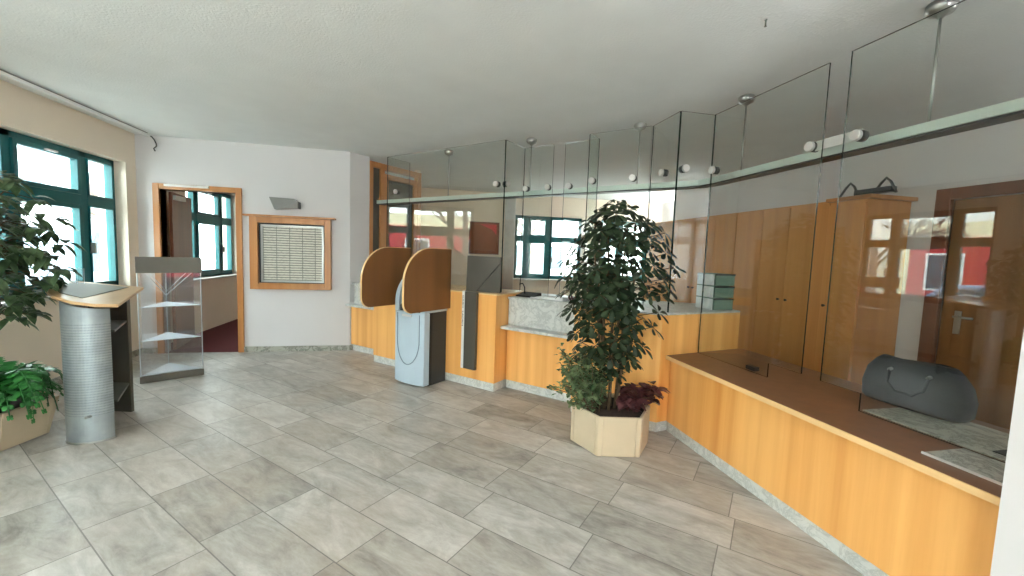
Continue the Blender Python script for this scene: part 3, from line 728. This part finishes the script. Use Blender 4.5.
for p, z in ((S[0], 1.13), (S[1], 1.13)):
    tube(bm, [ap-Vector((0, 0, .12)), (p[0]*.75+ap.x*.25, p[1]*.75+ap.y*.25, z)], .004, 6)
    tube(bm, [ap-Vector((0, 0, .08)), (p[0]*.6+ap.x*.4, p[1]*.6+ap.y*.4, z)], .003, 6)
obj('leaflet_holder', bm, 'acrylic_edge', d)

# ------------------------------------------------------------------ lectern
lc = Vector((-2.34, 3.575)); ax = Vector((.90, -.43)).normalized()    # along the front
nx = Vector((-ax.y, ax.x))                                         # towards the back
def Lp(a, b): p = lc+ax*a+nx*b; return (p.x, p.y)
d = thing('lectern', 'perforated silver metal lectern with wooden top beside the left plant', 'lectern', (*lc, 0))
arc = [(-.17*math.cos(math.pi*i/28), -.03-.15*math.sin(math.pi*i/28)**1.1) for i in range(29)]
zt = lambda a: 1.04-.075*(a+.17)/.34
bm = NB(); Bv = []; Tv = []
full = arc+[(a, b+.012) for a, b in arc[::-1]]
for a, b in full:
    Bv.append(bm.verts.new((*Lp(a, b), .004))); Tv.append(bm.verts.new((*Lp(a, b), zt(a))))
n = len(full)
for i in range(n): bm.faces.new((Bv[i], Bv[(i+1) % n], Tv[(i+1) % n], Tv[i]))
for i in range(28):
    bm.faces.new((Bv[i], Bv[n-1-i], Bv[n-2-i], Bv[i+1])); bm.faces.new((Tv[i], Tv[i+1], Tv[n-2-i], Tv[n-1-i]))
obj('front_shell', bm, 'perf', d)
obj('back_panel', prism(NB(), [(-2.38, 4.01), (-2.73, 4.10), (-2.735, 4.07), (-2.385, 3.98)], .01, 1.0), 'sign_metal', d, .002)
obj('side_panel', prism(NB(), [(-2.73, 4.07), (-2.62, 3.78), (-2.605, 3.785), (-2.715, 4.07)], .01, 1.03), 'sign_metal', d, .002)
for z in (.78, .25):
    obj('shelf', prism(NB(), [(-2.205, 3.54), (-2.39, 3.975), (-2.71, 4.06), (-2.60, 3.80), (-2.42, 3.66)], z, z+.015), 'header', d)
obj('base_ring', prism(NB(), [Lp(a*1.03, b*1.03) for a, b in arc]+[Lp(.165, -.005), Lp(-.165, -.005)], 0, .012), 'steel', d)
def slab3(P, dz0, dz1):
    bm = NB(); lo = [bm.verts.new((x, y, z+dz0)) for x, y, z in P]; hi = [bm.verts.new((x, y, z+dz1)) for x, y, z in P]; k = len(P)
    bm.faces.new(lo[::-1]); bm.faces.new(hi)
    for i in range(k): bm.faces.new((lo[i], lo[(i+1) % k], hi[(i+1) % k], hi[i]))
    return bm
def tz(x, y):   # the desk slopes down towards its open end
    return 1.105-.085*((x+2.72)*.87+(3.75-y)*.16+.02)/.62
TP = [(-2.74, 3.80), (-2.62, 3.55), (-2.46, 3.38), (-2.28, 3.28), (-2.14, 3.27), (-2.05, 3.33), (-2.33, 4.10), (-2.80, 4.02)]
obj('desk_top', slab3([(x, y, tz(x, y)) for x, y in TP], -.022, 0), 'desk_wood', d, .004)
obj('desk_inlay', slab3([(x, y, tz(x, y)) for x, y in ((-2.68, 3.80), (-2.50, 3.50), (-2.30, 3.40), (-2.38, 4.0), (-2.72, 3.96))], .0005, .004), 'header', d)
obj('lock', tube(NB(), [(*Lp(.12, -.13), .2), (*Lp(.125, -.165), .2)], .01, 10), 'steel', d)
d = thing('leaflet_stand', 'small clear leaflet stand on the lectern top', 'leaflet stand', (-2.66, 3.86, 1.106))
obj('front_sheet', plate(NB(), (-2.70, 3.86, 1.106), (ax.x, ax.y, 0), (0, 0, 1), (nx.x, nx.y, 0), [(0, 0), (.1, 0), (.1, .09), (0, .09)], .003, 0, 1), ['acrylic', 'acrylic_edge'], d)
obj('back_sheet', plate(NB(), (-2.68, 3.90, 1.106), (ax.x, ax.y, 0), (0, 0, 1), (nx.x, nx.y, 0), [(0, 0), (.1, 0), (.1, .12), (0, .12)], .003, 0, 1), ['acrylic', 'acrylic_edge'], d)

# ------------------------------------------------------------------- plants
def leaf(bm, c, dr, up, L, Wd, droop=.25, mi=0, fold=.15, st=((0, 0), (.25, .72), (.5, 1), (.75, .78), (1, 0))):
    """pointed oval leaf starting at c, running along dr"""
    dr = Vector(dr).normalized(); sd = dr.cross(up)
    sd = sd.normalized() if sd.length > 1e-4 else dr.orthogonal().normalized()
    nn = sd.cross(dr).normalized()
    rows = []
    for t, w in st:
        p = Vector(c)+dr*L*t-Vector((0, 0, 1))*droop*L*t*t
        if w < .1: rows.append([bm.verts.new(p)])
        else: rows.append([bm.verts.new(p-sd*Wd*w/2+nn*fold*Wd*w), bm.verts.new(p), bm.verts.new(p+sd*Wd*w/2+nn*fold*Wd*w)])
    for a, b in zip(rows, rows[1:]):
        if len(a) == 1: fs = [(a[0], b[0], b[1]), (a[0], b[1], b[2])]
        elif len(b) == 1: fs = [(a[0], b[0], a[1]), (a[1], b[0], a[2])]
        else: fs = [(a[0], b[0], b[1], a[1]), (a[1], b[1], b[2], a[2])]
        for f in fs: k = bm.faces.new(f); k.material_index = mi; k.smooth = True
def rnd_dir(rng, zlo=-1, zhi=1):
    z = rng.uniform(zlo, zhi); a = rng.uniform(0, 2*math.pi); r = math.sqrt(1-z*z); return Vector((r*math.cos(a), r*math.sin(a), z))
OBO = ((0, .08), (.18, .3), (.5, .82), (.8, 1), (.95, .6), (1, 0))
def schefflera(bmL, bmS, c, out, rng, L, Wd, n=8):
    """umbrella of leaflets at c; out = direction of petiole"""
    ax_ = (out*.6+Vector((0, 0, 1))*.5).normalized(); u, v = frame_uv(ax_)
    ph = rng.uniform(0, 6)
    for k in range(n):
        a = ph+2*math.pi*k/n; dd = (u*math.cos(a)+v*math.sin(a))+ax_*rng.uniform(-.25, .25)
        leaf(bmL, Vector(c)+dd.normalized()*.012, dd, ax_, L*rng.uniform(.8, 1.15), Wd*rng.uniform(.85, 1.15), rng.uniform(-.05, .35), 0, .1, OBO)
def planter_hex(root_label, name, poly, z1, taper=1.0, label_parts=True):
    cx = sum(p[0] for p in poly)/len(poly); cy = sum(p[1] for p in poly)/len(poly); c = Vector((cx, cy))
    d = thing(name, root_label, 'planter', (cx, cy, 0))
    bm = NB(); n = len(poly)
    lo = [bm.verts.new((*(c+(Vector(p)-c)*taper), 0.004)) for p in poly]; hi = [bm.verts.new((*p, z1)) for p in poly]
    hi2 = [bm.verts.new((*(c+(Vector(p)-c)*.92), z1)) for p in poly]; lo2 = [bm.verts.new((*(c+(Vector(p)-c)*.92), z1-.06)) for p in poly]
    bm.faces.new(lo[::-1]); bm.faces.new(lo2)
    for i in range(n):
        j = (i+1) % n
        bm.faces.new((lo[i], lo[j], hi[j], hi[i])); bm.faces.new((hi[i], hi[j], hi2[j], hi2[i])); bm.faces.new((hi2[i], hi2[j], lo2[j], lo2[i]))
    obj('tub', bm, 'planter', d, .006)
    bm = NB(); prism(bm, [tuple(c+(Vector(p)-c)*.915) for p in poly], z1-.059, z1-.03)
    obj('soil', bm, 'soil', d)
    for i in range(n):
        p, q, r = (Vector(poly[(i+k) % n]) for k in (-1, 0, 1))
        for e in (p, r):
            f0 = q+(e-q).normalized()*.035; nn = (q+(e-q)*.5-c).normalized()
            f0b = c+(f0-c)*taper
            obj('corner_bead', tube(NB(), [(f0b.x+nn.x*.001, f0b.y+nn.y*.001, .01), (f0.x+nn.x*.001, f0.y+nn.y*.001, z1-.002)], .003, 5), 'planter', d)
    return d, c
hexa = []
hc = Vector((1.475, 2.915)); ha = math.atan2(-.20, .98)
for k in range(6): a = ha-math.pi*2/3+math.pi/3*k; hexa.append((hc.x+.312*math.cos(a), hc.y+.312*math.sin(a)))
planter_hex('cream hexagonal tub holding the big plant in front of the counter', 'planter', hexa, .30)
rng = random.Random(5)
d = thing('umbrella_plant', 'tall dark green umbrella plant in the cream tub by the counter', 'plant', (1.45, 2.93, .27))
stems = []; tops = []
for i in range(7):
    a = 2*math.pi*i/7; b = Vector((1.46+.05*math.cos(a), 2.93+.04*math.sin(a), .26)); t = Vector((1.44+.16*math.cos(a+.3), 2.93+.15*math.sin(a+.3), rng.uniform(1.35, 1.72)))
    pts = [b.lerp(t, k/5)+Vector((rng.uniform(-.012, .012), rng.uniform(-.012, .012), 0)) for k in range(6)]
    obj('stem', tube(NB(), pts, [.013, .012, .011, .010, .008, .006], 7), 'stem', d)
bmL, bmP = NB(), NB(); pos = []; tries = 0
# outline (px) half widths in the real plant: narrow at the top, widest at 1.35, bottom at 0.55
def prof_r(z):
    P = [(.55, .14), (.7, .24), (.85, .30), (1.0, .36), (1.2, .42), (1.4, .43), (1.6, .38), (1.75, .28), (1.87, .12)]
    for (a, ra), (b, rb) in zip(P, P[1:]):
        if a <= z <= b: return ra+(rb-ra)*(z-a)/(b-a)
    return .1
while len(pos) < 190 and tries < 12000:
    tries += 1
    z = rng.uniform(.62, 1.86) if rng.random() > .12 else rng.uniform(.5, .8); r = prof_r(z)*math.sqrt(rng.uniform(.08, 1)); a = rng.uniform(0, 2*math.pi)
    if z < .95 and rng.random() < .45: continue
    c = Vector((1.44+.06*(z-1.2)+r*math.cos(a), 2.93+r*.95*math.sin(a), z))
    if c.x+c.y > 4.76: continue
    if any((c-q).length < .084 for q in pos): continue
    pos.append(c)
    o = Vector((c.x-1.45, c.y-2.93, .05)); o = o.normalized() if o.length > .01 else Vector((0, 0, 1))
    schefflera(bmL, bmP, c, o, rng, .088, .041, rng.choice((6, 7, 8, 8)))
    tube(bmP, [(1.45+(c.x-1.45)*.25, 2.93+(c.y-2.93)*.25, c.z-.08), (1.45+(c.x-1.45)*.7, 2.93+(c.y-2.93)*.7, c.z-.03), tuple(c)], .0028, 4)
for c in ((1.80, 2.80, 1.50), (1.86, 2.78, 1.40), (1.84, 2.82, 1.22)):
    schefflera(bmL, bmP, c, Vector((1, 0, .1)), rng, .085, .04, 8); tube(bmP, [(1.6, 2.9, c[2]-.08), c], .003, 4)
obj('foliage', bmL, 'leaf', d); obj('petioles', bmP, 'stem', d)
def bush(name, label, cen, base, rad, n, mat, L, Wd, seed, cat='plant', droop=(.1, .5), nb=16, lob=1):
    rg = random.Random(seed); d = thing(name, label, cat, base)
    bmL, bmS = NB(), NB(); tips = []
    for i in range(nb):
        a = rg.uniform(0, 6.28); r = math.sqrt(rg.random())
        t = Vector((cen[0]+rad[0]*r*math.cos(a), cen[1]+rad[1]*r*math.sin(a), cen[2]+rad[2]*(rg.uniform(-.6, 1))*math.sqrt(max(.05, 1-r*r*.8))))
        b = Vector(base)+Vector((rg.uniform(-.05, .05), rg.uniform(-.05, .05), 0)); m = b.lerp(t, .5)+Vector((0, 0, .05))
        pts = [b, b.lerp(m, .6), m, m.lerp(t, .6), t]; tube(bmS, pts, [.005, .004, .0035, .003, .002], 5); tips.append(pts)
    for i in range(n):
        p = rg.choice(tips); k = rg.uniform(1.0, 3.99); j = int(k); c = p[j].lerp(p[j+1], k-j)+rnd_dir(rg)*rg.uniform(.005, .05)
        leaf(bmL, c, rnd_dir(rg, -.4, .7), Vector((0, 0, 1)), L*rg.uniform(.7, 1.2), Wd*rg.uniform(.8, 1.2), rg.uniform(*droop))
    obj('foliage', bmL, mat, d); obj('stems', bmS, 'stem', d); return d
bush('small_leaved_plant', 'light green small leaved bush spilling over the cream tub edge', (1.17, 2.90, .50), (1.30, 2.88, .26), (.22, .18, .34), 1700, 'leaf_small', .048, .026, 3, nb=46)
bush('red_leaved_plant', 'dark red leaved plant at the counter side of the cream tub', (1.74, 2.85, .38), (1.62, 2.90, .26), (.20, .17, .12), 230, 'leaf_red', .10, .075, 8, nb=16)

# left planter with big plant and fern
hx = [(-3.02+.40*math.cos(math.pi/3*k+.35), 3.52+.40*math.sin(math.pi/3*k+.35)) for k in range(6)]
planter_hex('cream tapered tub partly hidden behind the silver lectern', 'planter', hx, .28, .84)
rng = random.Random(21)
d = thing('rubber_fig', 'leafy green tree with drooping oval leaves beside the left window', 'plant', (-2.98, 3.52, .25))
obj('trunk', tube(NB(), [(-2.93, 3.5, .24), (-2.92, 3.5, .6), (-2.95, 3.52, 1.0), (-3.0, 3.5, 1.4), (-3.02, 3.45, 1.7)], [.034, .031, .026, .02, .012], 10), 'stem', d)
bmL, bmP = NB(), NB(); k = 0; pos = []; tries = 0
while len(pos) < 235 and tries < 12000:
    tries += 1
    c = Vector((-2.92+rng.uniform(-.5, .46), 3.35+rng.uniform(-.5, .42), rng.uniform(.78, 1.94)))
    e = ((c.x+2.92)/.47)**2+((c.y-3.38)/.45)**2+((c.z-1.36)/.58)**2
    if e > 1 or c.x < -3.4: continue
    if c.x > -2.62 and c.z > 1.68: continue
    if c.x > -2.6 and c.z < 1.14 and c.y > 3.4: continue
    if any((c-q).length < .08 for q in pos): continue
    pos.append(c); o = Vector((c.x+3.0, c.y-3.5, .1)).normalized()
    for q in range(6):
        dd = (o*.6+rnd_dir(rng, -.6, .4)).normalized()
        leaf(bmL, c+rnd_dir(rng)*.02, dd, Vector((0, 0, 1)), rng.uniform(.085, .12), rng.uniform(.045, .06), rng.uniform(.3, .8))
    tube(bmP, [(-2.97, 3.51, max(.7, c.z-.15)), Vector((-2.97, 3.51, c.z)).lerp(c, .5)+Vector((0, 0, .04)), c], [.006, .004, .003], 5)
obj('foliage', bmL, 'leaf_left', d); obj('branches', bmP, 'stem', d)
d = thing('fern', 'bright green fern in the tub at the foot of the lectern', 'plant', (-2.9, 3.4, .25))
bmL = NB(); bmP = NB(); rng = random.Random(2)
for i in range(44):
    a = -math.pi*.95+2*math.pi*i/44+rng.uniform(-.1, .1); dx = Vector((math.cos(a), math.sin(a), 0)); L = rng.uniform(.28, .44); h = rng.uniform(.12, .26)
    b = Vector((-2.80, 3.36, .27)); prev = b; pts = []
    for k in range(13):
        t = k/12; p = b+dx*L*t+Vector((0, 0, h*math.sin(t*math.pi*.78)*1.5-(.14+.07*(i % 2))*t*t)); p.x = max(p.x, -3.45); p.x = min(p.x, -2.58) if p.y > 3.3 else p.x; p.z = max(p.z, .03); pts.append(p)
    tube(bmP, pts, .003, 4)
    for k in range(1, 13):
        p = pts[k]; tn = (pts[k]-pts[k-1]).normalized(); sd = dx.cross(Vector((0, 0, 1))).normalized(); w = .085*math.sin(math.pi*min(1, (k/12)*.9+.12))+.015
        for sg in (-1, 1):
            for q in (0, .5): leaf(bmL, p-tn*q*.028, (sd*sg+tn*.35).normalized(), tn.cross(sd), w, .021, .15)
obj('fronds', bmL, 'fern', d); obj('midribs', bmP, 'fern', d)

# ------------------------------------------------------------------ outdoors
obj('ground_outside', BX(-40, 30, -30, 45, -.5, -.35), 'asphalt', kind='structure')
def building(label, x0, x1, y0, y1, h, wmat, facing, floors, cols, low=None, roof=True):
    d = thing('building', label, 'building', ((x0+x1)/2, (y0+y1)/2, -.35))
    obj('walls', BX(x0, x1, y0, y1, -.35, h), wmat, d)
    if low:
        if facing == 'x': obj('shop_front', BX(x1, x1+.1, y0+.3, y1-.3, -.3, 2.7), low, d)
        else: obj('shop_front', BX(x0+.3, x1-.3, y0-.1, y0, -.3, 2.7), low, d)
    if roof:
        bm = NB(); r = h+1.6; m = (x0+x1)/2
        v = [bm.verts.new(q) for q in ((x0-.3, y0-.3, h), (x1+.3, y0-.3, h), (x1+.3, y1+.3, h), (x0-.3, y1+.3, h), (m, y0+1, r), (m, y1-1, r))]
        for f in ((0, 1, 4), (1, 2, 5, 4), (2, 3, 5), (3, 0, 4, 5), (3, 2, 1, 0)): bm.faces.new([v[i] for i in f])
        obj('roof', bm, 'roof', d)
    for fl in range(floors):
        z = .6+fl*2.9
        for c in range(cols):
            if facing == 'x':
                yy = y0+(y1-y0)*(c+.5)/cols; f = obj('window', BX(x1-.05, x1+.13, yy-.6, yy+.6, z, z+1.5), 'pale_wall', d)
                obj('pane', BX(x1+.13, x1+.15, yy-.52, yy+.52, z+.08, z+1.42), 'dark_glass', f)
            else:
                xx = x0+(x1-x0)*(c+.5)/cols; f = obj('window', BX(xx-.6, xx+.6, y0-.13, y0+.05, z, z+1.5), 'pale_wall', d)
                obj('pane', BX(xx-.52, xx+.52, y0-.15, y0-.13, z+.08, z+1.42), 'dark_glass', f)
    return d
building('low cream shop with red front across the street', -24, -16, 1, 13, 3.3, 'cream_wall', 'x', 1, 4, 'red_wall', False)
building('pale house across the street beyond the red shop', -26, -17, 15, 27, 6.5, 'pale_wall', 'x', 2, 4)
building('pale house across the street near the entrance', -25, -16, -14, -1, 6.5, 'pale_wall', 'x', 2, 4)
building('pale house behind the office windows', -2, 12, 24, 32, 6.0, 'pale_wall', 'y', 2, 5)
def tree(label, x, y, h, seed):
    rg = random.Random(seed); d = thing('bare_tree', label, 'tree', (x, y, -.35)); bmT, bmB = NB(), NB()
    tube(bmT, [(x, y, -.35), (x+.05, y, h*.3), (x, y+.05, h*.55)], [.16, .13, .09], 8)
    def br(p, dr, L, r, dep):
        q = p+dr*L; tube(bmB, [p, p.lerp(q, .5)+rnd_dir(rg)*L*.06, q], [r, r*.8, r*.55], 5, caps=False)
        if dep:
            for _ in range(4): br(p.lerp(q, rg.uniform(.45, 1)), (dr+rnd_dir(rg, -.3, .8)*.8).normalized(), L*.62, r*.55, dep-1)
    for i in range(7): br(Vector((x, y+.03, h*rg.uniform(.3, .55))), (rnd_dir(rg, .2, .8)), h*.3, .06, 3)
    obj('trunk', bmT, 'bark', d); obj('branches', bmB, 'bark', d)
tree('bare tree outside the window beside the lectern', -12, 3.5, 6, 1)
tree('bare tree in the street outside, near the blue car', -12, 11.4, 4.2, 2)
tree('bare tree outside the office window', 4.4, 17, 6, 3)
tree('bare tree by the street outside the doorway window', -12, 20, 4.8, 4)
def car(label, x, y, mat, h=1.45, L=4.3, axis='y'):
    d = thing('car', label, 'car', (x, y, -.35)); z = -.35
    prof = [(-L/2, .35), (-L/2, .8), (-L*.3, .95), (-L*.16, h), (L*.22, h), (L*.36, .98), (L/2, .85), (L/2, .35)]
    if h > 1.8: prof = [(-L/2, .35), (-L/2, 1.0), (-L*.38, 1.25), (-L*.28, h), (L/2, h), (L/2, .35)]
    F = (lambda a, b, c: (x+b, y+a, z+c)) if axis == 'y' else (lambda a, b, c: (x+a, y+b, z+c))
    def ext(P, b0, b1):
        bm = NB(); A = [bm.verts.new(F(a, b0, c)) for a, c in P]; B = [bm.verts.new(F(a, b1, c)) for a, c in P]; bm.faces.new(A); bm.faces.new(B[::-1])
        for i in range(len(P)): bm.faces.new((A[i], A[(i+1) % len(P)], B[(i+1) % len(P)], B[i]))
        return bm
    obj('body', ext(prof, -.85, .85), mat, d, .05)
    obj('side_windows', ext([(-L*.26, .98), (-L*.14, h-.09), (L*.2, h-.09), (L*.32, .98)], -.86, .86), 'dark_glass', d)
    for a in (-L*.31, L*.31):
        for b in (-.8, .8):
            obj('wheel', tube(NB(), [F(a, b-.1, .33), F(a, b+.1, .33)], .33, 20), 'tyre', d)
car('blue grey car parked in the street outside', -8.6, 6.0, 'car_paint')
car('pale van parked outside the doorway window', -9.2, 13.6, 'car_white', 2.1, 5)

# ------------------------------------------------------------------ lighting
def portal(loc, rot, sx, sy):
    l = bpy.data.lights.new('daylight_portal', 'AREA'); l.shape = 'RECTANGLE'; l.size = sx; l.size_y = sy; l.cycles.is_portal = True
    o = bpy.data.objects.new('daylight_portal', l); COL.objects.link(o); o.location = loc; o.rotation_euler = rot
H = math.pi/2
for c in (5.07, 1.81, -1.49, 8.19): portal((-3.86, c, 1.65), (0, -H, 0), 1.52, 1.82)
portal((2.8, 9.32, 1.63), (-H, 0, 0), 1.6, 1.42); portal((4.67, 9.32, 1.63), (-H, 0, 0), 1.25, 1.42)
portal((-1.9, -3.52, 1.4), (H, 0, 0), 2.0, 2.2)
def uplight(label, x, y, z, rx, ry, w):  # added fill light aimed at the ceiling, in an invented housing out of view
    d = thing('fill_uplight', label, 'lamp', (x, y, z))
    bm = NB(); lo = [bm.verts.new((x+a*rx*.5, y+b*ry*.5, z)) for a, b in ((-1, -1), (1, -1), (1, 1), (-1, 1))]; hi = [bm.verts.new((x+a*rx, y+b*ry, z+.12)) for a, b in ((-1, -1), (1, -1), (1, 1), (-1, 1))]
    bm.faces.new(lo[::-1])
    for i in range(4): bm.faces.new((lo[i], lo[(i+1) % 4], hi[(i+1) % 4], hi[i]))
    obj('housing', bm, 'header', d)
    l = bpy.data.lights.new('fill_light', 'AREA'); l.shape = 'RECTANGLE'; l.size = rx*1.7; l.size_y = ry*1.7; l.energy = w; l.color = (.95, .975, 1)
    o = bpy.data.objects.new('fill_light', l); COL.objects.link(o); o.location = (0, 0, .115); o.rotation_euler = (math.pi, 0, 0); o.parent = d
UP = 34
for lb, x, y, rx, ry in (('added fill uplight on the left wall near the entrance', -3.28, .15, .2, .35), ('added fill uplight on the white right wall', 1.72, -.4, .2, .35), ('added fill uplight on the right wall by the entrance', 1.72, -2.3, .2, .35), ('added fill uplight on the rear wall', -.65, -3.08, .35, .2), ('added fill uplight on the office wall', 4.25, .35, .2, .35), ('added fill uplight on the office side of the white wall', 2.35, -.2, .2, .35), ('added fill uplight in the office recess behind the cupboards', 5.35, 7.6, .2, .35)):
    uplight(lb, x, y, 1.95, rx, ry, UP*(.7 if y > 7 else .2 if x > 2 else 1.1))
wd = bpy.data.worlds.new('sky'); sc.world = wd; wd.use_nodes = True
bg = wd.node_tree.nodes['Background']; bg.inputs[0].default_value = (.86, .94, 1.0, 1); bg.inputs[1].default_value = 7.0
sc.view_settings.view_transform = 'Standard'; sc.view_settings.look = 'None'; sc.view_settings.gamma = 1; sc.view_settings.use_curve_mapping = False
sc.view_settings.exposure = 1.45
sc.cycles.transparent_max_bounces = 40; sc.cycles.max_bounces = 12; sc.cycles.diffuse_bounces = 7; sc.cycles.glossy_bounces = 5
sc.cycles.sample_clamp_indirect = 6
sc.cycles.use_denoising = True
